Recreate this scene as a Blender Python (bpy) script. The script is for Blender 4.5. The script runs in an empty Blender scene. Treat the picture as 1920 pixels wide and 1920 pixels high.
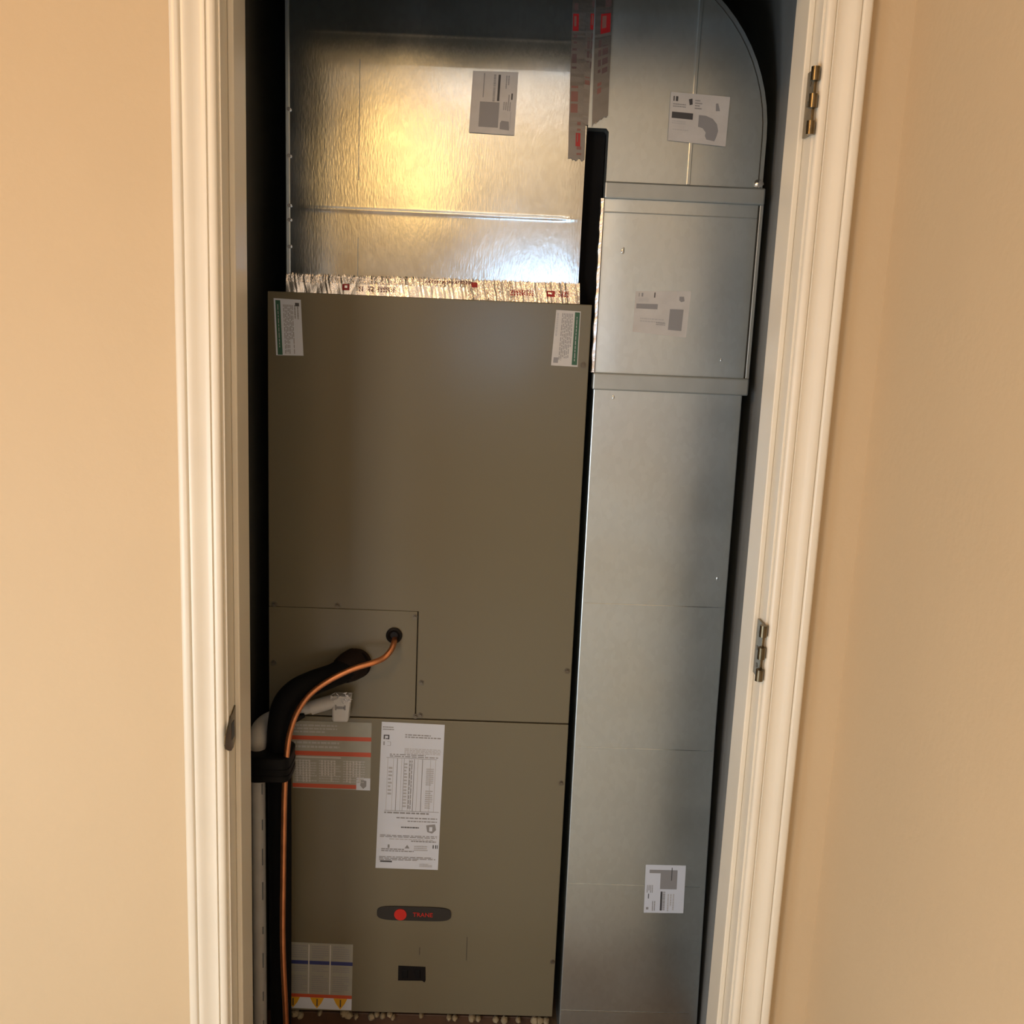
import bpy, bmesh, math, random
from mathutils import Vector, Matrix
random.seed(7)
S = bpy.context.scene
COL = S.collection

# ------------------------------------------------------------ camera
PITCH, YAW, ROLL = 0.19483, 0.02409, 0.04285
CAM = Vector((0.0, -1.518, 1.525))
FPX = 1920.0
_cy, _sy, _cp, _sp = math.cos(YAW), math.sin(YAW), math.cos(PITCH), math.sin(PITCH)
FW = Vector((_sy*_cp, _cy*_cp, -_sp)); R0 = Vector((_cy, -_sy, 0)); U0 = R0.cross(FW)
RT = math.cos(ROLL)*R0 + math.sin(ROLL)*U0
UP = -math.sin(ROLL)*R0 + math.cos(ROLL)*U0
cd = bpy.data.cameras.new('camera'); cam = bpy.data.objects.new('camera', cd); COL.objects.link(cam)
m = Matrix((RT, UP, -FW)).transposed().to_4x4(); m.translation = CAM
cam.matrix_world = m
cd.sensor_width = 36; cd.lens = 36*FPX/1920; cd.clip_start = 0.02
S.camera = cam

# ------------------------------------------------------------ world, lights, exposure
w = bpy.data.worlds.new('world'); S.world = w; w.use_nodes = True
w.node_tree.nodes['Background'].inputs[0].default_value = (0.5, 0.55, 0.6, 1)
w.node_tree.nodes['Background'].inputs[1].default_value = 0.05
S.view_settings.view_transform = 'Standard'; S.view_settings.look = 'None'
S.view_settings.gamma = 1; S.view_settings.use_curve_mapping = False
S.view_settings.exposure = -0.24

def area(name, loc, target, sx, sy, power, color, spread=180):
    l = bpy.data.lights.new(name, 'AREA'); l.shape = 'RECTANGLE'; l.size = sx; l.size_y = sy
    l.energy = power; l.color = color; l.spread = math.radians(spread)
    o = bpy.data.objects.new(name, l); COL.objects.link(o); o.location = loc
    o.rotation_euler = (Vector(target)-Vector(loc)).to_track_quat('-Z', 'Y').to_euler()
    return o
WARM = (1.0, 0.62, 0.27); DAY = (0.72, 0.86, 1.0)
area('warm_wall_lamp', (-0.64, -3.36, 2.08), (-0.64, 0, 2.08), 0.42, 0.46, 2.7, (1.0, 0.55, 0.15))
area('daylight_window', (0.04, -3.36, 1.39), (0.04, 0, 1.39), 0.24, 0.22, 3.7, (0.45, 0.72, 1.0))
area('ceiling_light', (-1.20, -1.85, 2.38), (-0.6, -0.6, 1.5), 0.40, 0.40, 23, (1, 0.56, 0.22))
area('rear_wall_fill', (-0.15, -3.05, 2.40), (-0.15, -3.25, 0), 0.6, 0.3, 9.5, (1, 0.88, 0.76))  # added fill, brightens the rear wall that the ducts mirror
area('doorway_daylight', (-1.56, -2.3, 0.60), (0.4, -0.5, 0.5), 1.0, 1.0, 44, (0.80, 0.91, 1.0))
area('side_fill', (-1.56, -1.15, 0.70), (0.56, -0.5, 0.4), 0.7, 1.0, 20, (0.78, 0.91, 1.0))  # added cool fill from the left for the right wall and jamb

def at(u, v, Y=0.409):
    """the world point where the ray through photo pixel (u, v) meets the plane at depth Y"""
    d = FW*FPX + RT*(u-960) - UP*(v-960)
    return CAM + d*((Y-CAM.y)/d.y)

# ------------------------------------------------------------ materials
def mat(name, col, rough=0.5, metal=0.0, bump=0.0, bscale=(200, 200, 200), var=0.0, vscale=8, spec=0.5, rvar=0.0,
        wave=0.0, wscale=3.0, coat=0.0, spangle=0.0):
    m = bpy.data.materials.new(name); m.use_nodes = True
    nt = m.node_tree; N = nt.nodes; L = nt.links; b = N['Principled BSDF']
    c = (*col, 1) if len(col) == 3 else col
    b.inputs['Base Color'].default_value = c; b.inputs['Roughness'].default_value = rough
    b.inputs['Metallic'].default_value = metal; b.inputs['Specular IOR Level'].default_value = spec
    b.inputs['Coat Weight'].default_value = coat
    tc = N.new('ShaderNodeTexCoord')
    def mp(scale):
        n = N.new('ShaderNodeMapping'); n.inputs['Scale'].default_value = scale
        L.new(tc.outputs['Object'], n.inputs['Vector']); return n.outputs[0]
    def noise(scale, detail=3):
        n = N.new('ShaderNodeTexNoise'); n.inputs['Scale'].default_value = 1; n.inputs['Detail'].default_value = detail
        L.new(mp(scale), n.inputs['Vector']); return n.outputs['Fac']
    if var or spangle:
        fac = noise((vscale,)*3, 4)
        if spangle:
            v = N.new('ShaderNodeTexVoronoi'); v.inputs['Scale'].default_value = 1
            L.new(mp((110, 110, 70)), v.inputs['Vector'])
            sep = N.new('ShaderNodeSeparateColor'); L.new(v.outputs['Color'], sep.inputs[0])
            mx = N.new('ShaderNodeMix'); mx.inputs[0].default_value = spangle
            L.new(fac, mx.inputs[2]); L.new(sep.outputs[0], mx.inputs[3]); fac = mx.outputs[0]
        r = N.new('ShaderNodeValToRGB'); k = var
        r.color_ramp.elements[0].position = 0.3; r.color_ramp.elements[1].position = 0.7
        r.color_ramp.elements[0].color = (*[x*(1-k) for x in col[:3]], 1)
        r.color_ramp.elements[1].color = (*[min(1, x*(1+k)) for x in col[:3]], 1)
        L.new(fac, r.inputs[0]); L.new(r.outputs[0], b.inputs['Base Color'])
    if rvar:
        mr = N.new('ShaderNodeMapRange'); mr.inputs[3].default_value = rough-rvar; mr.inputs[4].default_value = rough+rvar
        mr.inputs[1].default_value = 0.3; mr.inputs[2].default_value = 0.7
        L.new(noise((vscale*1.7,)*3, 4), mr.inputs[0]); L.new(mr.outputs[0], b.inputs['Roughness'])
    prev = None
    if wave:
        bp = N.new('ShaderNodeBump'); bp.inputs['Strength'].default_value = 1; bp.inputs['Distance'].default_value = wave
        L.new(noise((wscale, wscale, wscale*0.8), 1), bp.inputs['Height']); prev = bp.outputs[0]
    if bump:
        bp = N.new('ShaderNodeBump'); bp.inputs['Strength'].default_value = 1; bp.inputs['Distance'].default_value = bump
        L.new(noise(bscale, 3), bp.inputs['Height'])
        if prev: L.new(prev, bp.inputs['Normal'])
        prev = bp.outputs[0]
    if prev: L.new(prev, b.inputs['Normal'])
    return m
M = dict(
 wall=mat('painted_wall', (0.62, 0.475, 0.30), 0.65, bump=0.0006, bscale=(70, 70, 70), var=0.02, vscale=3, spec=0.3),
 ceil=mat('ceiling_paint', (0.75, 0.72, 0.66), 0.8),
 trim=mat('cream_trim_paint', (0.80, 0.73, 0.60), 0.32, bump=0.0001, bscale=(90, 90, 8), var=0.03, vscale=6),
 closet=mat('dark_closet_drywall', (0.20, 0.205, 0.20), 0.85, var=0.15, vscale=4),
 carpet=mat('pale_hall_floor', (0.60, 0.60, 0.58), 0.6, var=0.1, vscale=8),
 floor=mat('brown_floor', (0.20, 0.12, 0.06), 0.45, var=0.25, vscale=5),
 galv=mat('galvanised_sheet', (0.60, 0.655, 0.69), 0.165, 1.0, bump=0.00010, bscale=(300, 300, 80), var=0.04, vscale=6, rvar=0.03,
          wave=0.002, wscale=4, spangle=0.5),
 galv2=mat('dull_galvanised_sheet', (0.54, 0.60, 0.62), 0.38, 1.0, bump=0.00008, bscale=(120, 120, 60), var=0.035, vscale=4, rvar=0.04,
          wave=0.0025, wscale=3.0, spangle=0.3),
 cleat=mat('galvanised_cleat', (0.42, 0.46, 0.47), 0.50, 1.0, var=0.06, vscale=20),
 foils=mat('smooth_foil_tape', (0.22, 0.215, 0.21), 0.42, 1.0, bump=0.0001, bscale=(120, 120, 60)),
 foil=mat('foil_tape', (0.88, 0.86, 0.84), 0.24, 1.0, bump=0.0001, bscale=(200, 200, 60)),
 red=mat('tape_red_print', (0.32, 0.012, 0.015), 0.35),
 pink=mat('tape_faded_print', (0.20, 0.09, 0.075), 0.45),
 dprint=mat('tape_dark_print', (0.10, 0.06, 0.06), 0.45),
 taupe=mat('taupe_cabinet_paint', (0.146, 0.128, 0.084), 0.235, bump=0.00006, bscale=(400, 400, 400), wave=0.0015, wscale=5),
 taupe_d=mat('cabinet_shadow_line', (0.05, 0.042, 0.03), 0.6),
 black=mat('black_foam', (0.004, 0.004, 0.0045), 0.8, spec=0.15, bump=0.0004, bscale=(120, 120, 120)),
 rubber=mat('black_rubber', (0.005, 0.004, 0.004), 0.5, spec=0.2),
 brownrub=mat('brown_black_foam', (0.012, 0.006, 0.004), 0.7, spec=0.2, bump=0.0008, bscale=(80, 80, 80)),
 vtape=mat('black_vinyl_tape', (0.003, 0.003, 0.0035), 0.5, spec=0.2, bump=0.0005, bscale=(60, 60, 200)),
 copper=mat('copper', (0.72, 0.30, 0.14), 0.38, 1.0, var=0.15, vscale=30),
 pvc=mat('white_pvc', (0.52, 0.52, 0.52), 0.4, var=0.08, vscale=25),
 pvcprint=mat('pvc_print', (0.20, 0.22, 0.25), 0.5),
 bronze=mat('antique_brass', (0.17, 0.14, 0.09), 0.26, 1.0, var=0.25, vscale=60),
 steel=mat('screw_steel', (0.14, 0.12, 0.09), 0.4, 0.6),
 wood=mat('stained_wood', (0.06, 0.028, 0.012), 0.6, var=0.3, vscale=14),
 foam=mat('expanding_foam', (0.26, 0.21, 0.13), 0.8, bump=0.001, bscale=(60, 60, 60)),
 paper=mat('white_label_paper', (0.56, 0.60, 0.68), 0.5),
 paperw=mat('aged_label_paper', (0.50, 0.49, 0.48), 0.55, var=0.06, vscale=40),
 papers=mat('silver_grey_label', (0.30, 0.30, 0.26), 0.42, var=0.05, vscale=40),
 ink=mat('ink_black', (0.05, 0.05, 0.055), 0.5),
 ink2=mat('ink_mid_grey', (0.24, 0.24, 0.25), 0.5),
 ink3=mat('ink_light_grey', (0.40, 0.40, 0.41), 0.5),
 green=mat('label_green', (0.02, 0.09, 0.05), 0.45),
 orange=mat('label_orange_red', (0.48, 0.075, 0.03), 0.45),
 blue=mat('label_blue', (0.03, 0.04, 0.16), 0.45),
 yellow=mat('label_yellow', (0.62, 0.34, 0.02), 0.45),
 badge=mat('badge_charcoal', (0.016, 0.013, 0.010), 0.5),
 badgered=mat('badge_red', (0.50, 0.012, 0.003), 0.5),
 clear=mat('crinkled_plastic', (0.55, 0.55, 0.58), 0.2),
)

# ------------------------------------------------------------ mesh helpers
class MB:
    def __init__(s): s.v = []; s.f = []; s.mi = []; s.mats = []
    def slot(s, m):
        if m not in s.mats: s.mats.append(m)
        return s.mats.index(m)
    def add(s, vs, fs, m):
        k = len(s.v); i = s.slot(m); s.v += [tuple(x) for x in vs]
        for f in fs: s.f.append(tuple(k+j for j in f)); s.mi.append(i)
    def box(s, x0, x1, y0, y1, z0, z1, m):
        vs = [(x, y, z) for x in (x0, x1) for y in (y0, y1) for z in (z0, z1)]
        s.add(vs, [(0, 1, 3, 2), (4, 6, 7, 5), (0, 4, 5, 1), (2, 3, 7, 6), (0, 2, 6, 4), (1, 5, 7, 3)], m); return s
    def prism(s, poly, d, m):
        """closed polygon of points pushed along vector d"""
        n = len(poly); d = Vector(d)
        vs = [Vector(p) for p in poly] + [Vector(p)+d for p in poly]
        fs = [tuple(range(n)), tuple(range(2*n-1, n-1, -1))] + [(i, i+n, (i+1) % n+n, (i+1) % n) for i in range(n)]
        s.add(vs, fs, m); return s
    def tube(s, pts, r, m, seg=16, smooth=6, cap=True):
        P = [Vector(p) for p in pts]; rs = r if isinstance(r, (list, tuple)) else [r]*len(P)
        Q = []; RR = []
        if smooth > 1 and len(P) > 2:
            for i in range(len(P)-1):
                p0, p1, p2, p3 = P[max(i-1, 0)], P[i], P[i+1], P[min(i+2, len(P)-1)]
                for k in range(smooth):
                    t = k/smooth
                    Q.append(0.5*((2*p1)+(p2-p0)*t+(2*p0-5*p1+4*p2-p3)*t*t+(3*p1-p0-3*p2+p3)*t**3))
                    RR.append(rs[i]*(1-t)+rs[i+1]*t)
            Q.append(P[-1]); RR.append(rs[-1])
        else: Q, RR = P, rs
        T = [(Q[min(i+1, len(Q)-1)]-Q[max(i-1, 0)]).normalized() for i in range(len(Q))]
        n = T[0].orthogonal().normalized(); vs = []; fs = []
        for i, q in enumerate(Q):
            n = (n - T[i]*n.dot(T[i])).normalized(); b = T[i].cross(n)
            for j in range(seg):
                a = 2*math.pi*j/seg; vs.append(q+(n*math.cos(a)+b*math.sin(a))*RR[i])
        for i in range(len(Q)-1):
            for j in range(seg):
                fs.append((i*seg+j, i*seg+(j+1) % seg, (i+1)*seg+(j+1) % seg, (i+1)*seg+j))
        if cap:
            fs.append(tuple(range(seg-1, -1, -1))); fs.append(tuple(range((len(Q)-1)*seg, len(Q)*seg)))
        s.add(vs, fs, m); return s
    def cyl(s, p0, p1, r, m, seg=20): return s.tube([p0, p1], r, m, seg, 1)
    def build(s, name, parent=None, smooth=False, bevel=0, **tags):
        me = bpy.data.meshes.new(name); me.from_pydata(s.v, [], s.f)
        for mm in s.mats: me.materials.append(mm)
        me.polygons.foreach_set('material_index', s.mi)
        bm = bmesh.new(); bm.from_mesh(me); bmesh.ops.recalc_face_normals(bm, faces=bm.faces); bm.to_mesh(me); bm.free()
        if smooth:
            for p in me.polygons: p.use_smooth = True
            if hasattr(me, 'set_sharp_from_angle'): me.set_sharp_from_angle(angle=math.radians(40))
        o = bpy.data.objects.new(name, me); COL.objects.link(o)
        if parent:
            o.parent = parent; o.matrix_parent_inverse = parent.matrix_world.inverted()
        if bevel:
            b = o.modifiers.new('bevel', 'BEVEL'); b.width = bevel; b.segments = 2; b.limit_method = 'ANGLE'
        for k, v in tags.items(): o[k] = v
        return o
def root(name, loc, **tags):
    o = bpy.data.objects.new(name, None); COL.objects.link(o); o.matrix_world = Matrix.Translation(loc)
    bpy.context.view_layer.update()
    for k, v in tags.items(): o[k] = v
    return o

# ------------------------------------------------------------ the room and the closet shell
XL = -0.3974                 # inner edge of the left casing
XR = 0.4398                  # inner edge of the right casing
JL, JR = XL+0.004, XR-0.003  # jamb faces (small reveal)
HEAD = 2.005
WT = 0.115
CWL, CWR, CWB = -0.47, 0.498, 1.15      # closet inner faces
wf = MB()
for x0, x1, z0, z1 in ((-1.6, JL-0.018, 0, 2.44), (JR+0.018, 0.62, 0, 2.44), (JL-0.018, JR+0.018, HEAD+0.018, 2.44)):
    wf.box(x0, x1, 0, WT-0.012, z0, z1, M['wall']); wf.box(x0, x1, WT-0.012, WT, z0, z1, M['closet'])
wf.build('wall_front', kind='structure')
MB().box(0.566, 0.62, -3.4, 0.0, 0, 2.44, M['wall']).build('wall_right', kind='structure')
MB().box(-1.65, -1.6, -3.4, WT, 0, 2.44, M['wall']).build('wall_left', kind='structure')
MB().box(-1.65, 0.62, -3.45, -3.4, 0, 2.44, M['wall']).build('wall_rear', kind='structure')
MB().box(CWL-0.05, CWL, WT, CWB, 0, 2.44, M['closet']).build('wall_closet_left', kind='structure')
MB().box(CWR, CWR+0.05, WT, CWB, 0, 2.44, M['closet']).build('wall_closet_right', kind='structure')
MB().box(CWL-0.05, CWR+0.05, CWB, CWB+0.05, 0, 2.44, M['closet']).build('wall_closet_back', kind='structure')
MB().box(-1.65, 0.62, -3.45, CWB+0.05, 2.44, 2.49, M['ceil']).build('ceiling', kind='structure')
MB().box(-1.65, 0.62, -3.45, 0.0, -0.05, 0, M['carpet']).build('floor', kind='structure')
MB().box(CWL-0.05, CWR+0.05, 0.0, CWB+0.05, -0.05, 0, M['floor']).build('floor_closet', kind='structure')

# ------------------------------------------------------------ door frame
PROF = [(0, 0), (0, .015), (.0015, .0175), (.004, .0185), (.0115, .0185), (.0135, .0172), (.0148, .0140), (.0160, .0165), (.019, .0172), (.024, .0160),
        (.029, .0135), (.034, .0118), (.040, .0108), (.0455, .0112), (.0470, .0118), (.0482, .0085), (.0496, .0108), (.052, .0116), (.057, .0112),
        (.0605, .0090), (.0616, .0060), (.0616, 0)]
door = root('door_1', (0, 0, 0), kind='structure')
for sgn, xo in ((1, XL-0.0616), (-1, XR+0.0616)):
    pts = [(xo+sgn*u, -d, 0) for u, d in PROF]
    MB().prism(pts, (0, 0, HEAD+0.066), M['trim']).build('casing', door, smooth=True)
MB().prism([(XL-0.0616, -d, HEAD+0.004+0.0616-u) for u, d in PROF], (XR-XL+0.1232, 0, 0), M['trim']).build('casing', door, smooth=True)
MB().box(JL-0.018, JL, -0.001, WT+0.001, 0, HEAD, M['trim']).build('jamb', door, bevel=0.001)
MB().box(JR, JR+0.018, -0.001, WT+0.001, 0, HEAD, M['trim']).build('jamb', door, bevel=0.001)
MB().box(JL-0.018, JR+0.018, -0.001, WT+0.001, HEAD, HEAD+0.018, M['trim']).build('jamb', door, bevel=0.001)
MB().box(JL, JL+0.009, 0.037, WT-0.006, 0, HEAD, M['trim']).build('door_stop', door, bevel=0.002)
MB().box(JR-0.009, JR, 0.037, WT-0.006, 0, HEAD, M['trim']).build('door_stop', door, bevel=0.002)
MB().box(JL+0.009, JR-0.009, 0.037, WT-0.006, HEAD-0.012, HEAD, M['trim']).build('door_stop', door, bevel=0.002)

for zc in (1.829, 1.019):
    hx = JR-0.0045
    b = MB().box(JR-0.0045, JR-0.0002, -0.006, 0.030, zc-0.0445, zc+0.0445, M['bronze'])
    leaf = b.build('hinge', door, bevel=0.0006, label='antique brass hinge leaf left on the right jamb')
    for k in (-1, 0, 1):
        MB().cyl((hx, -0.0085, zc+k*0.0358-0.0092), (hx, -0.0085, zc+k*0.0358+0.0092), 0.0062, M['bronze']).build('knuckle', leaf, smooth=True)
        MB().box(hx-0.001, hx+0.0045, -0.007, 0.001, zc+k*0.0358-0.0088, zc+k*0.0358+0.0088, M['bronze']).build('knuckle_wrap', leaf)
    for k in (-1, 0, 1):
        MB().cyl((JR-0.0050, 0.018-0.006*abs(k), zc+k*0.027), (JR-0.0030, 0.018-0.006*abs(k), zc+k*0.027), 0.004, M['steel'], 12).build('screw', leaf)
# strike plate, D-shaped lip curling towards the hall
zs = at(428, 1371, 0.01).z
pl = [(JL+0.0004, 0.026, zs-0.022), (JL+0.0004, 0.026, zs+0.029), (JL+0.0004, 0.006, zs+0.024), (JL+0.0004, -0.004, zs+0.022)]
strike = MB().prism([(JL+0.0002, 0.0355, zs-0.022), (JL+0.0002, 0.0355, zs+0.034), (JL+0.0002, 0.014, zs+0.027), (JL+0.0002, 0.004, zs+0.027), (JL+0.0002, -0.008, zs+0.018),
     (JL+0.0002, -0.026, zs+0.008), (JL+0.0002, -0.031, zs-0.004), (JL+0.0002, -0.026, zs-0.014), (JL+0.0002, -0.008, zs-0.025), (JL+0.0002, 0.008, zs-0.032), (JL+0.0002, 0.022, zs-0.032)],
     (0.0018, 0, 0), M['bronze']).build('strike_plate', door, bevel=0.0005, label='antique brass strike plate on the left jamb')
MB().box(JL+0.0019, JL+0.0024, 0.010, 0.026, zs-0.015, zs+0.013, M['ink']).build('latch_hole', strike)

# ------------------------------------------------------------ label printing helper
def sticker(name, quad, Y, base, items, parent, thick=0.0005, **tags):
    """a thin paper rectangle; quad = photo corners TL TR BR BL on the plane Y, items are printed in 0..1 uv (v down)"""
    A, B, C_, D = [at(u, v, Y) for u, v in quad]
    def P(u, v, off): 
        p = (A*(1-u)+B*u)*(1-v)+(D*(1-u)+C_*u)*v
        return Vector((p.x, Y-off, p.z))
    b = MB(); b.prism([P(0, 0, 0), P(1, 0, 0), P(1, 1, 0), P(0, 1, 0)], (0, -thick, 0), M[base])
    for n, it in enumerate(items):
        o = thick+0.0001+0.000012*n
        if it[0] == 'r':                                   # filled rectangle
            _, u0, v0, u1, v1, mm = it
            b.add([P(u0, v0, o), P(u1, v0, o), P(u1, v1, o), P(u0, v1, o)], [(0, 1, 2, 3)], M[mm])
        elif it[0] == 'p':                                 # polygon
            _, pts, mm = it
            b.add([P(u, v, o) for u, v in pts], [tuple(range(len(pts)))], M[mm])
        elif it[0] == 't':                                 # rows of small word marks
            _, u0, v0, u1, v1, rows, mm, ver = it
            for r in range(rows):
                if ver: a0, a1, c0, c1 = v0, v1, u0+(u1-u0)*r/rows, u0+(u1-u0)*(r+0.5)/rows
                else:   a0, a1, c0, c1 = u0, u1, v0+(v1-v0)*r/rows, v0+(v1-v0)*(r+0.5)/rows
                t = a0; end = a1-(a1-a0)*random.choice((0, 0, .05, .3))
                while t < end:
                    wl = (a1-a0)*random.uniform(0.04, 0.13); t2 = min(end, t+wl)
                    q = [(c0, t), (c1, t), (c1, t2), (c0, t2)] if ver else [(t, c0), (t2, c0), (t2, c1), (t, c1)]
                    b.add([P(x, y, o) for x, y in q], [(0, 1, 2, 3)], M[mm]); t = t2+(a1-a0)*0.02
        elif it[0] == 'b':                                 # barcode: ver = bars stacked along v
            _, u0, v0, u1, v1, mm, ver = it
            t = 0
            while t < 1:
                wd = random.uniform(0.01, 0.035); t2 = min(1, t+wd)
                if ver: q = [(u0, v0+(v1-v0)*t), (u1, v0+(v1-v0)*t), (u1, v0+(v1-v0)*t2), (u0, v0+(v1-v0)*t2)]
                else:   q = [(u0+(u1-u0)*t, v0), (u0+(u1-u0)*t2, v0), (u0+(u1-u0)*t2, v1), (u0+(u1-u0)*t, v1)]
                b.add([P(x, y, o) for x, y in q], [(0, 1, 2, 3)], M[mm]); t = t2+random.uniform(0.006, 0.02)
    return b.build(name, parent, **tags)

def lettering(txt, size, loc, mm, parent, rot=0.0, name='lettering', ext=0.0003, sx=1.0):
    c = bpy.data.curves.new(name, 'FONT'); c.body = txt; c.size = size; c.extrude = ext; c.align_x = 'CENTER'; c.align_y = 'CENTER'; c.resolution_u = 3
    t = bpy.data.objects.new(name, c); COL.objects.link(t); bpy.context.view_layer.update()
    me = bpy.data.meshes.new_from_object(t.evaluated_get(bpy.context.evaluated_depsgraph_get())); bpy.data.objects.remove(t)
    me.materials.clear(); me.materials.append(mm)
    me.transform(Matrix.Translation(loc) @ Matrix.Rotation(math.pi/2, 4, 'X') @ Matrix.Rotation(rot, 4, 'Z') @ Matrix.Diagonal((sx, 1, 1, 1)))
    o = bpy.data.objects.new(name, me); COL.objects.link(o)
    if parent: o.parent = parent; o.matrix_parent_inverse = parent.matrix_world.inverted()
    return o

# ------------------------------------------------------------ air handler
Y0 = 0.409
AL, AR = -0.4190, 0.1780
ZT, ZS, ZB = 1.540, 0.716, 0.054
ah = root('air_handler', ((AL+AR)/2, 0.69, ZB), label='tall taupe sheet metal air handler cabinet under the shiny duct', category='air handler')
MB().box(AL+0.002, AR-0.002, Y0+0.016, 0.96, ZB, ZT-0.001, M['taupe']).build('cabinet', ah, bevel=0.002)
MB().box(AL+0.012, AR-0.012, Y0+0.008, Y0+0.016, ZB+0.008, ZT-0.008, M['taupe_d']).build('gap_shade_backing', ah)  # dark backing sheet, paints the shade inside the panel gaps
xs = at(782, 1250).x; zc = at(650, 1143).z
up = [(AL, Y0, zc+0.001), (xs, Y0, zc+0.001), (xs, Y0, ZS+0.0012), (AR, Y0, ZS+0.0012), (AR, Y0, ZT), (AL, Y0, ZT)]
MB().prism(up, (0, 0.012, 0), M['taupe']).build('upper_panel', ah, bevel=0.0015)
MB().box(AL, xs-0.0018, Y0+0.0004, Y0+0.012, ZS+0.0012, zc+0.0006, M['taupe']).build('coil_panel', ah, bevel=0.0008)
MB().box(AL, AR, Y0-0.0005, Y0+0.012, ZB, ZS-0.0012, M['taupe']).build('lower_panel', ah, bevel=0.0015)
for u, v in ((515, 1133), (633, 1136), (778, 1157), (790, 1280), (788, 1341), (513, 1243), (1063, 1258), (1052, 1468), (1036, 1803), (1093, 685), (779, 1343)):
    p = at(u, v); b = MB(); r = 0.0042
    b.cyl((p.x, Y0+0.001, p.z), (p.x, Y0-0.0012, p.z), r*1.25, M['steel'], 16)
    b.tube([(p.x, Y0-0.001, p.z), (p.x, Y0-0.0042, p.z)], r*0.8, M['steel'], 6, 1)
    b.build('screw', ah)
# stamped tick marks on the lower panel
for u, v0, v1 in ((787, 1776, 1790), (876, 1757, 1800)):
    a, c = at(u, v0), at(u, v1)
    MB().box(a.x-0.0007, a.x+0.0007, Y0-0.0009, Y0, c.z, a.z, M['taupe_d']).build('stamped_mark', ah)
# grommets
g = at(739, 1191)
def ring(c, r0, r1, depth, mm, name, parent, **t):
    b = MB(); n = 32; vs = []; fs = []
    prof = [(r1, 0.0), (r1, -depth*0.6), ((r0+r1)/2, -depth), (r0, -depth*0.5), (r0*0.9, -0.0012), (0.0001, -0.0012)]
    for i in range(n):
        a = 2*math.pi*i/n
        for rr, yy in prof: vs.append((c.x+rr*math.cos(a), Y0+yy, c.z+rr*math.sin(a)))
    k = len(prof)
    for i in range(n):
        for j in range(k-1): fs.append((i*k+j, ((i+1) % n)*k+j, ((i+1) % n)*k+j+1, i*k+j+1))
    b.add(vs, fs, mm); return b.build(name, parent, smooth=True, **t)
ring(g, 0.008, 0.0158, 0.006, M['rubber'], 'grommet', ah)
g2 = at(668, 1243)
ring(g2, 0.018, 0.030, 0.012, M['brownrub'], 'grommet', ah)
# breaker opening
A, B = at(747, 1811), at(797, 1839)
bo = MB().prism([(A.x, Y0-0.0016, B.z), (B.x-0.006, Y0-0.0016, B.z+0.001), (B.x-0.001, Y0-0.0016, B.z-0.003), (B.x+0.001, Y0-0.0016, B.z+0.002), (B.x, Y0-0.0016, A.z), (A.x, Y0-0.0016, A.z+0.001)],
     (0, 0.004, 0), M['rubber']).build('switch_opening', ah, label='black rectangular switch opening')
for s_ in (0.25, 0.72):
    x = A.x+(B.x-A.x)*s_
    MB().box(x-0.006, x+0.006, Y0-0.003, Y0-0.001, B.z+0.006, A.z-0.007, M['vtape']).build('toggle', bo, bevel=0.001)
# badge
A, B = at(707, 1712), at(846, 1713)
cx, cz, hw, hh = (A.x+B.x)/2, (A.z+B.z)/2+0.0005, (B.x-A.x)/2, 0.0158
pts = []
for k in range(40):
    a = 2*math.pi*k/40; c_, s_ = math.cos(a), math.sin(a)
    pts.append((cx+hw*math.copysign(abs(c_)**0.35, c_), Y0-0.003, cz+hh*math.copysign(abs(s_)**0.62, s_)*(1.0)))
bd = MB().prism(pts, (0, 0.003, 0), M['badge']).build('badge', ah, label='dark oval badge with red disc and red lettering')
c = at(751, 1713)
MB().cyl((c.x, Y0-0.003, c.z), (c.x, Y0-0.0042, c.z), 0.0128, M['badgered'], 28).build('emblem', bd)
t = at(793, 1714)
lettering('TRANE', 0.0135, (t.x, Y0-0.0036, t.z), M['badgered'], bd, sx=0.98)

YP = Y0-0.0006
# corner stickers: text runs vertically
sticker('sticker', ((513, 559), (564, 562), (569, 667), (518, 666)), Y0-0.0001, 'paper',
  [('r', .06, .03, .24, .99, 'green'), ('t', .13, .1, .18, .9, 1, 'ink3', True), ('t', .34, .10, .72, .97, 7, 'ink2', True), ('t', .74, .1, .95, .35, 2, 'ink2', True), ('r', .78, .06, .93, .12, 'ink')],
  ah, label='white sticker with dark green stripe down its left side')
sticker('sticker', ((1043, 581), (1089, 584), (1083, 688), (1033, 685)), Y0-0.0001, 'paperw',
  [('r', .77, .02, .97, .97, 'green'), ('t', .85, .1, .90, .9, 1, 'ink3', True), ('t', .26, .05, .72, .9, 7, 'ink2', True), ('t', .05, .05, .2, .5, 1, 'ink3', True), ('r', .07, .85, .25, .95, 'ink2')],
  ah, label='white sticker with green stripe down its right side')
# red striped warning sticker
it = [('r', 0, .215, 1, .275, 'orange'), ('r', 0, .44, 1, .505, 'orange'), ('r', 0, .925, .82, .985, 'orange'), ('r', .82, .82, 1, 1, 'paper'), ('p', [(.88, .84), (.95, .86), (.95, .94), (.91, .98), (.87, .93)], 'ink2'),
      ('t', .03, .05, .6, .19, 3, 'ink3', False), ('t', .03, .30, .6, .42, 2, 'ink3', False), ('r', 0, .52, .62, .54, 'paperw')]
it += [('t', .03+.31*k, .57, .31+.31*k, .91, 9, 'ink3', False) for k in range(3)]
it += [('t', .05+.32*k, .57, .25+.32*k, .9, 5, 'paperw', True) for k in range(3)]
sticker('sticker', ((546, 1351), (697, 1355), (694, 1482), (549, 1477)), YP, 'papers', it, ah, label='grey warning sticker with three orange-red stripes')
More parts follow.
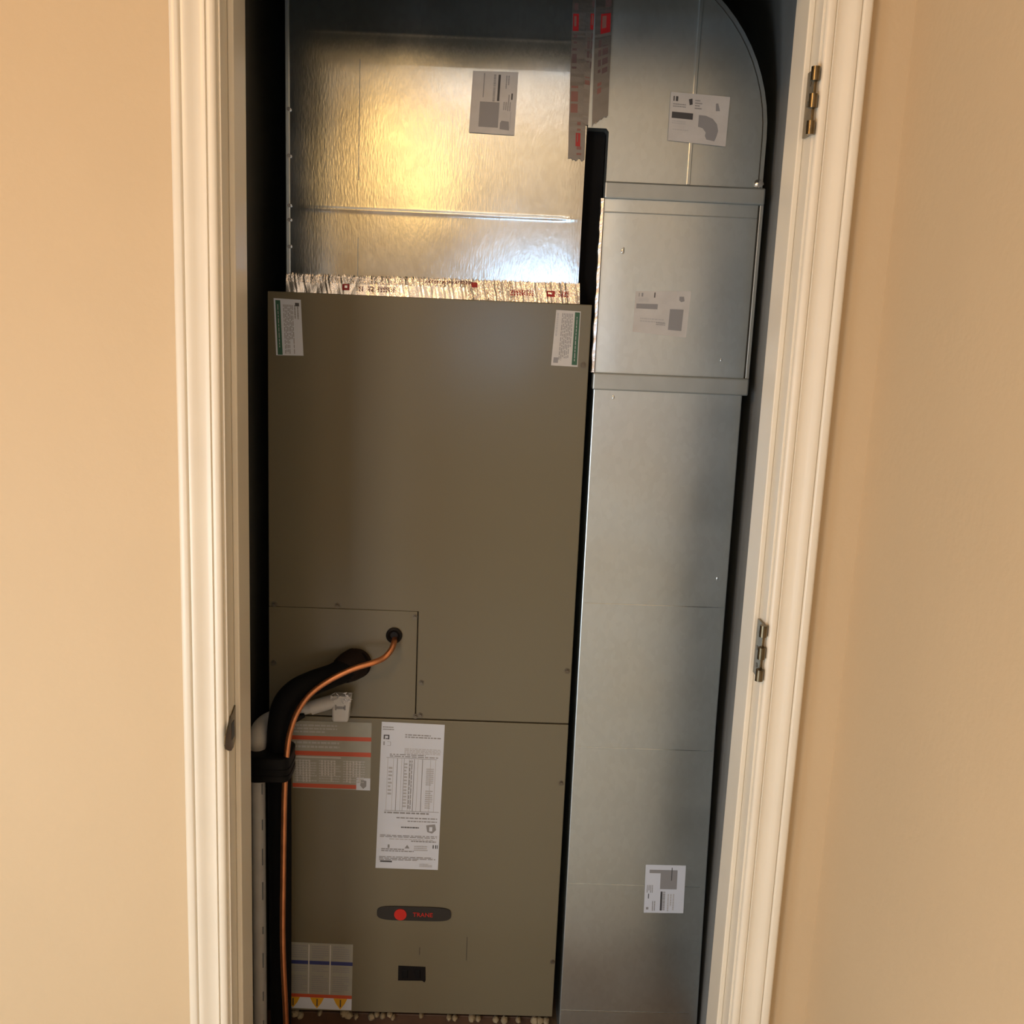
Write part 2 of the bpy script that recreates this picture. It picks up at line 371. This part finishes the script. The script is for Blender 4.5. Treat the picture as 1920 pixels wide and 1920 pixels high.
# long white rating sticker
it = [('t', .02, .03, .2, .06, 2, 'ink2', False), ('r', .04, .085, .06, .115, 'ink'), ('r', .04, .085, .13, .092, 'ink'), ('r', .11, .085, .13, .115, 'ink'), ('r', .07, .108, .12, .114, 'ink'),
      ('r', .04, .13, .06, .155, 'ink2'), ('r', .10, .13, .15, .132, 'ink2'), ('r', .10, .155, .15, .157, 'ink2'), ('r', .15, .13, .156, .157, 'ink2'),
      ('t', .38, .075, .96, .105, 2, 'ink2', False), ('t', .38, .17, .96, .21, 4, 'ink3', False), ('t', .15, .21, .96, .235, 2, 'ink2', False),
      ('r', .10, .235, .90, .238, 'ink2'), ('r', .10, .595, .97, .598, 'ink2')]
for k, (u, mm) in enumerate(((.12, 'ink3'), (.21, 'ink3'), (.27, 'ink'), (.34, 'ink3'), (.38, 'ink2'), (.46, 'ink3'), (.50, 'ink3'), (.54, 'ink'), (.60, 'ink3'), (.67, 'ink'), (.80, 'ink3'), (.88, 'ink3'))):
    it.append(('r', u, .24, u+(.010 if mm == 'ink' else .006), .595, 'ink2' if mm == 'ink' else mm))
it += [('t', .47, .25, .53, .58, 2, 'ink2', True), ('t', .74, .3, .86, .42, 9, 'ink3', False), ('t', .74, .45, .86, .58, 9, 'ink3', False), ('t', .14, .3, .2, .5, 8, 'ink3', False), ('t', .39, .27, .44, .58, 14, 'ink3', False),
       ('t', .1, .605, .85, .625, 1, 'ink2', False), ('t', .3, .64, .95, .655, 1, 'ink2', False), ('t', .48, .662, .95, .675, 1, 'ink2', False),
       ('t', .38, .705, .68, .72, 1, 'ink', False), ('p', [(.78, .69), (.92, .68), (.94, .72), (.88, .745), (.80, .735)], 'ink2'), ('r', .83, .70, .88, .73, 'paper'),
       ('t', .05, .765, .96, .785, 2, 'ink2', False), ('t', .2, .79, .9, .80, 1, 'ink3', False), ('t', .55, .80, .95, .815, 1, 'ink2', False),
       ('p', [(.45, .855), (.49, .83), (.53, .855)], 'ink2'), ('r', .18, .832, .21, .855, 'ink2'), ('t', .6, .835, .82, .875, 3, 'ink3', False), ('r', .90, .825, .915, .85, 'ink'), ('r', .94, .825, .955, .85, 'ink'), ('r', .97, .825, .98, .85, 'ink'),
       ('t', .08, .86, .6, .885, 2, 'ink2', False), ('t', .05, .915, .95, .945, 3, 'ink2', False), ('t', .7, .96, .9, .985, 3, 'ink3', False), ('r', .07, .945, .26, .955, 'ink')]
sticker('sticker', ((716, 1353), (834, 1359), (821, 1631), (704, 1627)), YP, 'paper', it, ah, label='long white rating sticker full of fine print')
# lower warning sticker with yellow triangles
it = [('r', 0, .265, 1, .32, 'blue'), ('r', 0, .77, 1, .82, 'orange'), ('r', 0, .82, 1, .99, 'paper')]
for k in range(3):
    it += [('t', .03+.33*k, .04, .29+.33*k, .24, 6, 'ink2', False), ('t', .03+.33*k, .35, .29+.33*k, .44, 3, 'ink2', False), ('t', .03+.33*k, .49, .29+.33*k, .74, 8, 'ink2', False)]
for c_ in (.07, .45, .82):
    it += [('p', [(max(0, c_-.11), .82), (c_+.11, .82), (c_+.07, .90), (c_, .985), (max(0, c_-.07), .90)], 'yellow'), ('r', c_-.008, .84, c_+.012, .95, 'ink')]
for c_ in (.315, .65): it.append(('r', c_-.012, .02, c_+.008, .76, 'paperw'))
sticker('sticker', ((542, 1766), (662, 1771), (659, 1895), (541, 1890)), YP, 'papers', it, ah, label='grey sticker with a blue line and yellow warning triangles')

# ------------------------------------------------------------ plinth, foam, shim
MB().box(CWL, 0.150, Y0+0.014, 1.0, 0.0, ZB-0.014, M['wood']).build('wood_platform', label='low dark wood platform under the air handler', category='platform', bevel=0.002)
MB().box(AL+0.004, AR-0.004, Y0+0.022, 0.95, ZB-0.014, ZB, M['rubber']).build('base_gasket', ah)
fbr = root('spray_foam', (-0.12, Y0+0.01, ZB-0.01), label='lumpy yellowish foam squeezed out under the air handler cabinet', category='foam')
def blob(b, c, rx, ry, rz, mm, n=10, k=7):
    vs = []; fs = []
    for i in range(k+1):
        th = math.pi*i/k
        for j in range(n):
            a = 2*math.pi*j/n; w_ = 1+random.uniform(-.13, .13)
            vs.append((c.x+rx*math.sin(th)*math.cos(a)*w_, c.y+ry*math.sin(th)*math.sin(a)*w_, c.z+rz*math.cos(th)*w_))
    for i in range(k):
        for j in range(n): fs.append((i*n+j, i*n+(j+1) % n, (i+1)*n+(j+1) % n, (i+1)*n+j))
    b.add(vs, fs, mm)
for u, v, r in ((553, 1899, 9), (563, 1903, 8), (646, 1899, 10), (654, 1903, 9), (668, 1905, 5), (697, 1906, 8), (707, 1901, 6), (718, 1904, 6), (731, 1901, 6), (737, 1906, 5), (842, 1907, 6), (853, 1908, 6), (885, 1908, 8), (897, 1909, 6), (930, 1911, 7), (946, 1912, 8), (972, 1912, 6), (1003, 1913, 10), (1012, 1914, 9), (1024, 1914, 7), (600, 1898, 5), (790, 1903, 5)):
    p = at(u, v, Y0+0.008); p.z = min(p.z, ZB-0.004); rr = r/1000
    fb = MB(); blob(fb, p, rr, 0.011, rr*0.9, M['foam']); fb.build('foam_lump', fbr, smooth=True)

# ------------------------------------------------------------ supply plenum (above the air handler)
YD = 0.424
PL, PR, PB, PT = -0.388, 0.1515, 1.548, 2.30
sp = root('supply_plenum', ((PL+PR)/2, 0.68, PB), label='wide shiny galvanised duct box on top of the taupe air handler', category='duct')
b = MB(); nx, nz = 60, 84; vs = []; fs = []
zr1, zr2 = at(850, 401, YD).z, at(850, 68, YD).z
def dep(x, z):  # the sheet leans a little towards the hall and is slightly out of square
    u = (x-PL)/(PR-PL); v = (z-PB)/(PT-PB)
    d = 0.0012*math.sin(math.pi*u)*(0.5+0.5*math.sin(7.2*v+0.6)) + 0.0004*math.sin(9*u+3*v)
    d *= min(1, 12*u, 12*(1-u))
    for zr, am in ((zr1, 0.0006), (zr2, 0.00015)): d -= am*math.exp(-((z-zr)/0.0035)**2) * min(1, 14*u, 14*(1-u))
    return YD+0.001+max(d, -0.003)+0.0115*(1-u)-0.018*v
zsn = sorted(set([PB+(PT-PB)*j/nz for j in range(nz+1)] + [zr+k*0.0018 for zr in (zr1, zr2) for k in range(-4, 5)]))
nz = len(zsn)-1
for z in zsn:
    for i in range(nx+1):
        x = PL+(PR-PL)*i/nx; vs.append((x, dep(x, z), z))
for j in range(nz):
    for i in range(nx): q = j*(nx+1)+i; fs.append((q, q+1, q+nx+2, q+nx+1))
b.add(vs, fs, M['galv']); b.build('front_sheet', sp, smooth=True)
MB().box(PL, PR, YD+0.0170, 0.94, PB, PT, M['galv2']).build('duct_body', sp)
# folded corner lip on the left with dimples
d0, d1 = dep(PL, PB+0.012)-0.0030, dep(PL, PT)-0.0030
MB().prism([(PL-0.0015, d0, PB+0.012), (PL-0.0015, d1, PT), (PL-0.0015, d1+0.022, PT), (PL-0.0015, d0+0.022, PB+0.012)], (0.007, 0, 0), M['galv2']).build('corner_lip', sp, bevel=0.001)
for v in (205, 292, 385, 412, 462):
    p = at(541, v, YD+0.004); y = dep(PL, p.z)-0.0055
    MB().cyl((p.x+0.001, y, p.z), (p.x+0.001, y+0.004, p.z), 0.0035, M['foil'], 10).build('rivet', sp, smooth=True)
# faint vertical scores
for (u0, v0), (u1, v1) in (((676, 112), (672, 338)), ((671, 445), (670, 520))):
    a, c = at(u0, v0, YD+0.006), at(u1, v1, YD+0.006); b = MB(); vs = []
    for k in range(13):
        z = a.z+(c.z-a.z)*k/12; x = a.x+(c.x-a.x)*k/12
        for dx in (-0.0006, 0.0006): vs.append((x+dx, dep(x, z)-0.0004, z))
    b.add(vs, [(2*k, 2*k+1, 2*k+3, 2*k+2) for k in range(12)], M['cleat']); b.build('score_line', sp)
sticker('sticker', ((887, 133), (972, 136), (964, 254), (879, 248)), YD-0.0052, 'paperw',
  [('r', .57, .05, .62, .47, 'ink'), ('b', .47, .05, .52, .48, 'ink2', True), ('r', .25, .03, .27, .42, 'ink2'), ('r', .20, .49, .63, .90, 'ink2'), ('p', [(.67, .82), (.70, .78), (.86, .79), (.88, .93), (.67, .92)], 'ink2'),
   ('t', .74, .06, .84, .28, 2, 'ink2', True), ('r', .88, .34, .91, .44, 'ink'), ('t', .72, .48, .90, .62, 4, 'ink2', True), ('r', .82, .36, .84, .48, 'ink2'), ('r', .88, .63, .90, .9, 'ink3')],
  sp, thick=0.0022, label='white paper sticker with a grey square and black bar')

# ------------------------------------------------------------ return duct with elbow
def W(u, v, Y=Y0): return at(u, v, Y)
DL, DR = 0.1915, 0.4745
rd = root('return_duct', (0.33, 0.68, 0), label='long narrow grey galvanised duct with a rounded elbow, right of the air handler', category='duct')
zb1t, zb1b = W(1287, 347).z, W(1286, 379).z
zb2t, zb2b = W(1257, 704).z, W(1256, 736).z
YB = 0.92
# lower section, slightly flared to the right at the foot
zfold = W(1200, 1215).z
low = [(0.1935, Y0, 0), (0.489, Y0, 0), (0.4745, Y0, 0.72), (0.4705, Y0, zb2b+0.004), (0.1895, Y0, zb2b+0.004), (0.1905, Y0, 0.8)]
MB().prism(low, (0, YB-Y0, 0), M['galv2']).build('lower_section', rd, bevel=0.002)
for v in (1134, 1404, 1660, 1898):       # faint cross seams
    a = W(1200, v); MB().box(0.1955, 0.470, Y0-0.0005, Y0+0.002, a.z-0.0006, a.z+0.0006, M['galv']).build('cross_seam', rd)
b = MB(); nn = 48; prof = []
for i in range(nn+1):
    u = i/nn; prof.append((0.1905+0.2795*u, Y0+0.0030*max(0, 1-u/0.18)**2))
vs = []; fs = []
for z in (zb2t-0.006, zb1b+0.006):
    for x, y in prof: vs.append((x, y, z))
for i in range(nn): fs.append((i, i+1, nn+2+i, nn+1+i))
b.add(vs, fs, M['galv2']); b.box(0.1905, 0.4700, Y0+0.0032, YB, zb2t-0.006, zb1b+0.006, M['galv2'])
b.build('middle_section', rd, smooth=True)
# lips along both edges of the middle section
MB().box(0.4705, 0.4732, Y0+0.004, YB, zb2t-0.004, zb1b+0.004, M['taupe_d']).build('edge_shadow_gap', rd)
MB().box(0.4730, 0.4800, Y0-0.0015, YB, zb2t-0.004, zb1b+0.004, M['cleat']).build('edge_lip', rd, bevel=0.001)
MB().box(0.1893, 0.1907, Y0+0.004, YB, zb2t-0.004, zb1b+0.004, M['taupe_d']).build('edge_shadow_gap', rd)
b = MB(); n = 60; vs = []; fs = []
for i in range(n+1):
    z = zb2t+(zb1b-zb2t)*i/n; e = 0.0007*math.sin(i*0.7)+random.uniform(-.0003, .0003)
    for x, y in ((0.1815+e, Y0+0.006), (0.1835+e, Y0-0.0025+random.uniform(-.0002, .0002)), (0.1885, Y0-0.003), (0.1890, Y0+0.006)): vs.append((x, y, z))
for i in range(n):
    for j in range(3): q = i*4+j; fs.append((q, q+1, q+5, q+4))
b.add(vs, fs, M['foil']); b.build('foil_edge', rd)
# elbow: quarter ring seen from its side
ez = W(1441, 200).z
pk = [W(1439, 230), W(1441, 200), W(1434, 146), W(1421, 108), W(1407, 67), W(1386, 35), W(1357, 0)]
XR_E = pk[1].x+0.001
RAD = 0.0
cx_, cz_ = None, None
# fit circle through three outer edge points
def circ(p, q, r):
    ax, az, bx, bz, cx, cz = p.x, p.z, q.x, q.z, r.x, r.z
    d = 2*(ax*(bz-cz)+bx*(cz-az)+cx*(az-bz))
    ux = ((ax*ax+az*az)*(bz-cz)+(bx*bx+bz*bz)*(cz-az)+(cx*cx+cz*cz)*(az-bz))/d
    uz = ((ax*ax+az*az)*(cx-bx)+(bx*bx+bz*bz)*(ax-cx)+(cx*cx+cz*cz)*(bx-ax))/d
    return ux, uz, math.hypot(ax-ux, az-uz)
ux, uz, ur = circ(pk[1], pk[3], pk[6])
arc = []
xe_l = 0.1530; zthroat = W(1120, 240).z; th_r = 0.012
# use a clean ellipse-free quarter circle: centre left so that radius fits the measured edge
def outer2(off=0.0):
    pts = [(XR_E-off, Y0, zb1t-0.004)]
    c0x, c0z = XR_E-ur, uz
    for k in range(0, 19):
        a = math.radians(5*k); pts.append((c0x+(ur-off)*math.cos(a), Y0, c0z+(ur-off)*math.sin(a)))
    return pts
o1 = outer2(0.0085)
ztop = o1[-1][2]
plate = o1 + [(xe_l, Y0, ztop), (xe_l, Y0, zthroat), (0.186, Y0, zthroat), (0.1905, Y0, zthroat-0.006), (0.1905, Y0, zb1t-0.004)]
MB().prism(plate, (0, YB-Y0, 0), M['galv2']).build('elbow', rd)
oo, oi = outer2(0.0), outer2(0.0068)
lip = oo + oi[::-1]
MB().prism([(x, Y0-0.0015, z) for x, y, z in lip], (0, YB-Y0, 0), M['galv2']).build('elbow_lip', rd)
og, oh = outer2(0.0070), outer2(0.0090)
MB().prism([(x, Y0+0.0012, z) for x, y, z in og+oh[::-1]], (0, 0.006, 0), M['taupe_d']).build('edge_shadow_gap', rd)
# cleats (wide bands)
for zt_, zb_, x0, x1 in ((zb1t, zb1b, 0.1885, 0.4795), (zb2t, zb2b, 0.1865, 0.4795)):
    MB().box(x0, x1, Y0-0.0075, Y0+0.02, zb_, zt_, M['cleat']).build('cleat_band', rd, bevel=0.003)
a = W(1285, 404); MB().box(0.191, 0.4700, Y0-0.0016, Y0+0.002, a.z-0.0010, a.z+0.0010, M['cleat']).build('fold_line', rd, bevel=0.0008)
p = W(1421, 345); b = MB(); blob(b, Vector((p.x, Y0-0.006, p.z)), 0.009, 0.004, 0.007, M['foil']); b.build('sealant_dab', rd, smooth=True)
# raised vertical strip on the elbow
a, c = W(1309, 2), W(1290, 345)
zst = at(1294, 272).z
MB().box(c.x-0.0035, c.x+0.0035, Y0-0.0032, Y0+0.001, zb1t, ztop, M['galv2']).build('raised_strip', rd, bevel=0.0012)
# dents and dark flecks on the sheet
for u, v, r in ((1168, 470, .006), (1150, 745, .004), (1352, 675, .003), (1345, 1085, .004)):
    p = W(u, v); b = MB(); blob(b, Vector((p.x, Y0+0.0006, p.z)), r*0.6, 0.0012, r*1.2, M['galv']); b.build('dent', rd, smooth=True)
sticker('sticker', ((1258, 172), (1369, 182), (1360, 275), (1252, 263)), Y0-0.0032, 'paperw',
  [('r', .04, .40, .40, .53, 'ink'), ('r', .05, .08, .07, .18, 'ink'), ('r', .09, .08, .13, .18, 'ink'), ('p', [(.31, .12), (.37, .10), (.38, .22), (.33, .24)], 'ink'), ('t', .05, .23, .27, .32, 2, 'ink2', False), ('t', .42, .12, .54, .33, 4, 'ink2', False),
   ('t', .05, .58, .3, .66, 2, 'ink3', False), ('t', .07, .75, .45, .79, 1, 'ink3', False),
   ('p', [(.50, .42), (.62, .42), (.74, .47), (.82, .57), (.85, .70), (.83, .82), (.80, .92), (.66, .90), (.63, .83), (.64, .76), (.58, .68), (.50, .66)], 'ink2'), ('p', [(.77, .16), (.81, .15), (.85, .30), (.78, .31)], 'ink2')],
  rd, label='white sticker with a grey elbow outline')
sticker('sticker', ((1192, 546), (1296, 546), (1286, 633), (1186, 622)), Y0-0.0001, 'paperw',
  [('r', .03, .30, .42, .42, 'ink2'), ('r', .06, .04, .075, .13, 'ink2'), ('r', .11, .04, .14, .13, 'ink2'), ('r', .34, .03, .36, .15, 'ink'), ('t', .06, .16, .25, .26, 3, 'ink3', False), ('r', .65, .40, .90, .87, 'ink2'), ('p', [(.80, .12), (.88, .12), (.90, .22), (.84, .24), (.80, .20)], 'ink2'),
   ('t', .12, .64, .58, .76, 2, 'ink3', False), ('t', .42, .72, .60, .80, 2, 'ink2', False)],
  rd, label='creased beige sticker with a dark bar and grey rectangle')
sticker('sticker', ((1211, 1621), (1286, 1623), (1281, 1712), (1207, 1711)), Y0-0.0001, 'paper',
  [('r', .10, .10, .38, .17, 'ink2'), ('r', .38, .10, .80, .50, 'ink2'), ('r', .65, .05, .67, .32, 'ink'), ('r', .40, .55, .45, .95, 'ink'), ('b', .46, .55, .52, .95, 'ink2', True), ('t', .05, .42, .22, .58, 4, 'ink2', True), ('r', .09, .60, .11, .70, 'ink'),
   ('t', .2, .75, .3, .96, 2, 'ink2', True), ('t', .58, .6, .78, .96, 3, 'ink3', True), ('r', .05, .88, .11, .93, 'ink2')],
  rd, label='white sticker with a grey square, low on the duct')

# added black filler standing in for the deep shade between the two ducts
MB().box(PR+0.001, 0.1885, Y0+0.040, 0.90, ZT-0.02, zthroat-0.001, M['black']).build('slot_shade_filler', label='added black filler for the shade in the slot between plenum and narrow duct', category='shade filler')

# ------------------------------------------------------------ foil tapes
def tape(name, quad, Yt, Yb, nu, nv, amp, pr, jag=0.0, **tags):
    A, B, C_, D = [at(u, v, y) for (u, v), y in zip(quad, (Yt, Yt, Yb, Yb))]
    b = MB(); vs = []; fs = []; mi = []
    ph = [random.uniform(0, 6.28) for _ in range(6)]
    fold = [random.uniform(-1, 1) for _ in range(max(nu, nv)//4+3)]
    for j in range(nv+1):
        for i in range(nu+1):
            u, v = i/nu, j/nv
            p = (A*(1-u)+B*u)*(1-v)+(D*(1-u)+C_*u)*v
            s_ = (p.x if nu > nv else p.z)*1000
            k = (i if nu > nv else j)/4+0.8*math.sin(3*v+ph[3]) if nu > nv else j/4
            k = max(0, k); f0 = int(k); fr = k-f0; fo = fold[f0]*(1-fr)+fold[min(f0+1, len(fold)-1)]*fr
            calm = 0.3 if (nu > nv and v > 0.4 and u < 0.62) else 1.0
            wr = 1.3*math.sin(s_/23+ph[2])+0.6*math.sin(s_/6.1+ph[0]+3*v)+calm*(1.5*fo+0.25*random.uniform(-1, 1))
            q = Vector((p.x, p.y-abs(amp*wr)*0.6, p.z))
            if jag and j == 0: q.z += random.uniform(-jag, jag)
            if jag and j == nv and nu < nv: q.z += random.uniform(-jag, jag)
            vs.append(q)
    for j in range(nv):
        for i in range(nu): q = j*(nu+1)+i; fs.append((q, q+1, q+nu+2, q+nu+1)); mi.append(pr(i/nu, j/nv))
    for f_, mm in zip(fs, mi): b.mi.append(b.slot(M[mm])); b.f.append(f_)
    b.v = [tuple(x) for x in vs]
    # give the foil a back so it has thickness
    o = b.build(name, None, smooth=False, **tags)
    sol = o.modifiers.new('solid', 'SOLIDIFY'); sol.thickness = 0.0004; sol.offset = -1
    return o
def glyphs(c, r):
    return c % 6 != 5 and (c//6*131+(c % 6)*17+r*29+(c % 6)*r*7) % 10 > 3
def pr_h(u, v):
    c, r = int(u*660), int(v*24)
    if .19 <= u < .215 and 10 <= r < 18: return 'foil' if 12 <= r < 15 and .197 < u < .207 else 'red'
    if (.245 <= u < .265 or .275 <= u < .30 or .31 <= u < .37) and 12 <= r < 19 and glyphs(c, (r-12)): return 'pink'
    if .47 <= u < .63 and 2 <= r < 6 and glyphs(c, r): return 'pink'
    if .63 <= u < .65 and 3 <= r < 9: return 'red'
    if .76 <= u < .84 and 10 <= r < 17 and glyphs(c, r): return 'red'
    if .885 <= u < .915 and 10 <= r < 17: return 'foil' if 12 <= r < 14 and .892 < u < .905 else 'red'
    if .925 <= u < .96 and 10 <= r < 17 and glyphs(c, r): return 'red'
    return 'foil'
tape('foil_tape', ((537, 514), (1087, 531), (1087, 570), (536, 549)), YD-0.002, Y0+0.006, 660, 24, 0.0013, pr_h, jag=0.0035,
     label='crumpled shiny foil tape with red print along the top of the air handler', category='tape')
def pr_v(boxes, text):
    def f(u, v):
        for a, c, b0, b1 in boxes:
            if b0 <= v < b1 and a <= u < c:
                if a+.12*(c-a) < u < a+.55*(c-a) and b0+.1*(b1-b0) < v < b1-.3*(b1-b0): return 'pink'
                return 'red'
        for a, c, b0, b1, mm in text:
            if b0 <= v < b1 and a <= u < c and (int(v*150)*7919 % 11) > 2: return mm
        return 'foils'
    return f
YV = min(YD, Y0)-0.0012
tape('foil_tape', ((1074, -20), (1104, -20), (1096, 300), (1065, 298)), YD-0.0115, YD-0.0085, 14, 150, 0.00015,
     pr_v([(.05, .40, .14, .24), (.42, .68, .835, .915)], [(.08, .34, .26, .31, 'dprint'), (.06, .34, .34, .46, 'dprint'), (.1, .3, .02, .12, 'dprint'), (.05, .5, .56, .74, 'pink'), (.45, .7, .77, .825, 'pink'), (.48, .75, .92, .97, 'pink')]), jag=0.003,
     label='foil tape strip with a red print box, on the shiny duct left of the joint', category='tape')
tape('foil_tape', ((1100, -20), (1123, -20), (1113, 238), (1092, 232)), YD-0.0130, YD-0.0105, 10, 120, 0.00015,
     pr_v([(.35, .78, .17, .29)], [(.45, .75, .04, .15, 'dprint'), (.5, .8, .31, .44, 'dprint'), (.15, .32, .35, .53, 'dprint'), (.45, .8, .46, .57, 'dprint'), (.1, .5, .64, .7, 'pink')]), jag=0.003,
     label='middle foil tape strip over the joint between the shiny duct and the elbow', category='tape')
tape('foil_tape', ((1118, -20), (1150, -20), (1140, 215), (1110, 236)), Y0-0.0030, Y0-0.0030, 12, 120, 0.00015,
     pr_v([(.30, .85, .18, .33)], [(.55, .85, .08, .17, 'dprint'), (.25, .4, .36, .62, 'dprint'), (.5, .8, .42, .64, 'dprint'), (.2, .5, .7, .78, 'pink')]), jag=0.004,
     label='right foil tape strip on the edge of the duct elbow above the dark slot', category='tape')

# ------------------------------------------------------------ refrigerant lines, drain
liq = [at(740, 1196, Y0+0.01), at(739, 1204, 0.395), at(733, 1219, 0.380), at(719, 1234, 0.368), at(698, 1243, 0.352), at(660, 1255, 0.338), at(615, 1277, 0.326), at(580, 1303, 0.318),
       at(557, 1336, 0.312), at(544, 1372, 0.308), at(538, 1410, 0.306), at(534, 1470, 0.305), at(532, 1560, 0.305), at(531, 1640, 0.305), at(530, 1725, 0.305), at(531, 1800, 0.305), at(536, 1915, 0.305)]
lz = liq[-1].copy(); lz.z = 0.0; liq.append(lz)
MB().tube(liq, 0.0056, M['copper'], 14, 6).build('copper_pipe', smooth=True, label='thin bare copper pipe curving down in front of the black foam line', category='pipe')
suc = root('suction_line', at(525, 1700, 0.337), label='thick black foam-insulated pipe bending down the left of the air handler', category='pipe')
sl = [at(676, 1243, Y0-0.002), at(655, 1252, 0.385), at(625, 1266, 0.366), at(590, 1279, 0.352), at(558, 1294, 0.343), at(535, 1318, 0.338), at(525, 1352, 0.336), at(523, 1400, 0.336), at(524, 1470, 0.336), at(525, 1600, 0.336), at(526, 1750, 0.336), at(527, 1915, 0.336)]
q = sl[-1].copy(); q.z = 0.0; sl.append(q)
MB().tube(sl, [0.0255, .0245, .0225, .0235, .0235, .0235, .0225, .0225, .0225, .0225, .0215, .0205, .0205], M['black'], 22, 6).build('foam_sleeve', suc, smooth=True)
b = MB(); e0, e1 = at(668, 1243, Y0-0.004), at(640, 1259, 0.378)
b.tube([e0, (e0+e1)/2+Vector((0, -0.002, 0.001)), e1], [.031, .030, .0255], M['brownrub'], 22, 4); b.build('foam_collar', suc, smooth=True, label='flared brown-black foam collar at the panel')
# black vinyl wrap round pvc and suction line
za, zb = at(510, 1406, 0.33).z, at(510, 1451, 0.33).z
xw0, xw1 = at(468, 1428, 0.33).x, at(549, 1428, 0.33).x
prof = []
for k in range(28):
    a = 2*math.pi*k/28; c_, s_ = math.cos(a), math.sin(a)
    prof.append(((xw0+xw1)/2+(xw1-xw0)/2*math.copysign(abs(c_)**.7, c_), 0.334+0.047*math.copysign(abs(s_)**.4, s_)))
wb = MB(); vs = []; fs = []
zl = [zb, zb+0.002, zb+0.012, zb+0.013, zb+0.026, zb+0.027, za-0.002, za]
for i, z in enumerate(zl):
    sc = (0.96, 1.0, 1.0, 0.97, 1.01, 0.98, 1.0, 0.95)[i]
    for x, y in prof: vs.append(((xw0+xw1)/2+(x-(xw0+xw1)/2)*sc, 0.334+(y-0.334)*sc, z+0.002*math.sin(x*60)))
for i in range(len(zl)-1):
    for j in range(28): fs.append((i*28+j, i*28+(j+1) % 28, (i+1)*28+(j+1) % 28, (i+1)*28+j))
fs += [tuple(range(28)), tuple(range(7*28, 8*28))]
wb.add(vs, fs, M['vtape']); wb.build('tape_wrap', smooth=True, label='black vinyl tape binding the white pipe to the black foam line', category='tape')
# drain pipe
dp = root('drain_pipe', at(489, 1700, 0.338), label='white plastic drain pipe running down the left edge of the closet', category='pipe')
v0 = at(484, 1390, 0.338); v1 = Vector((v0.x+0.001, 0.338, 0.0))
MB().cyl(v0, v1, 0.0134, M['pvc'], 24).build('pipe_run', dp, smooth=True)
MB().tube([at(484, 1404, 0.338), at(484, 1388, 0.338), at(487, 1369, 0.350), at(499, 1354, 0.370), at(520, 1342, 0.380)], [.0152, .0172, .0175, .0165, .0140], M['pvc'], 22, 5).build('pipe_elbow', dp, smooth=True)
MB().tube([at(505, 1350, 0.378), at(540, 1338, 0.381), at(575, 1328, 0.383), at(600, 1322, 0.384)], 0.0115, M['pvc'], 20, 4).build('pipe_run', dp, smooth=True)
MB().tube([at(583, 1327, 0.383), at(628, 1314, 0.385)], 0.0140, M['pvc'], 20, 1).build('coupling', dp, smooth=True)
for k in range(9):       # small print marks up the white pipe
    z = 0.06+0.075*k; MB().box(v0.x+0.0085, v0.x+0.0105, 0.338-0.0112, 0.338-0.0088, z, z+random.uniform(.015, .04), M['pvcprint']).build('printed_mark', dp)
# white drain cup with crinkled plastic at its mouth
c0, c1 = at(642, 1301, 0.385), at(639, 1350, 0.385)
cup = root('drain_cup', c1, label='small white tapered drain fitting with crumpled clear film on its mouth', category='fitting')
def sqtube(bld, top, bot, wt, wb_, d, mm):
    vs = []; 
    for cc, w_ in ((top, wt), (bot, wb_)):
        for sx, sy in ((-1, -1), (1, -1), (1, 1), (-1, 1)): vs.append((cc.x+sx*w_, cc.y+sy*d, cc.z))
    bld.add(vs, [(0, 1, 2, 3), (7, 6, 5, 4), (0, 4, 5, 1), (1, 5, 6, 2), (2, 6, 7, 3), (3, 7, 4, 0)], mm)
b = MB(); sqtube(b, c0, c1, 0.0185, 0.0155, 0.013, M['pvc']); b.build('cup_body', cup, bevel=0.004)
b = MB()
for k in range(26):
    x = c0.x+random.uniform(-.017, .019); z = c0.z+random.uniform(-.012, .006); y = c0.y-0.0135-random.uniform(0, .003)
    p = [(x+random.uniform(-.006, .006), y-random.uniform(0, .003), z+random.uniform(-.005, .005)) for _ in range(3)]
    b.prism(p, (0, 0.0012, 0), M['clear'])
b.build('plastic_film', cup, kind='stuff')
p = at(638, 1327, 0.371)
MB().box(p.x-0.0105, p.x-0.0075, 0.3710, 0.3722, p.z-0.0055, p.z+0.005, M['ink2']).box(p.x-0.008, p.x+0.008, 0.3710, 0.3722, p.z-0.003, p.z+0.002, M['ink2']).box(p.x+0.007, p.x+0.0105, 0.3710, 0.3722, p.z-0.005, p.z+0.0045, M['ink2']).build('embossed_mark', cup, label='dark stamped mark')
# black tie end by the drain
b = MB(); b.tube([at(548, 1352, 0.36), at(560, 1345, 0.365), at(571, 1341, 0.37)], [.006, .007, .004], M['rubber'], 10, 3)
b.build('tie_end', suc, smooth=True)
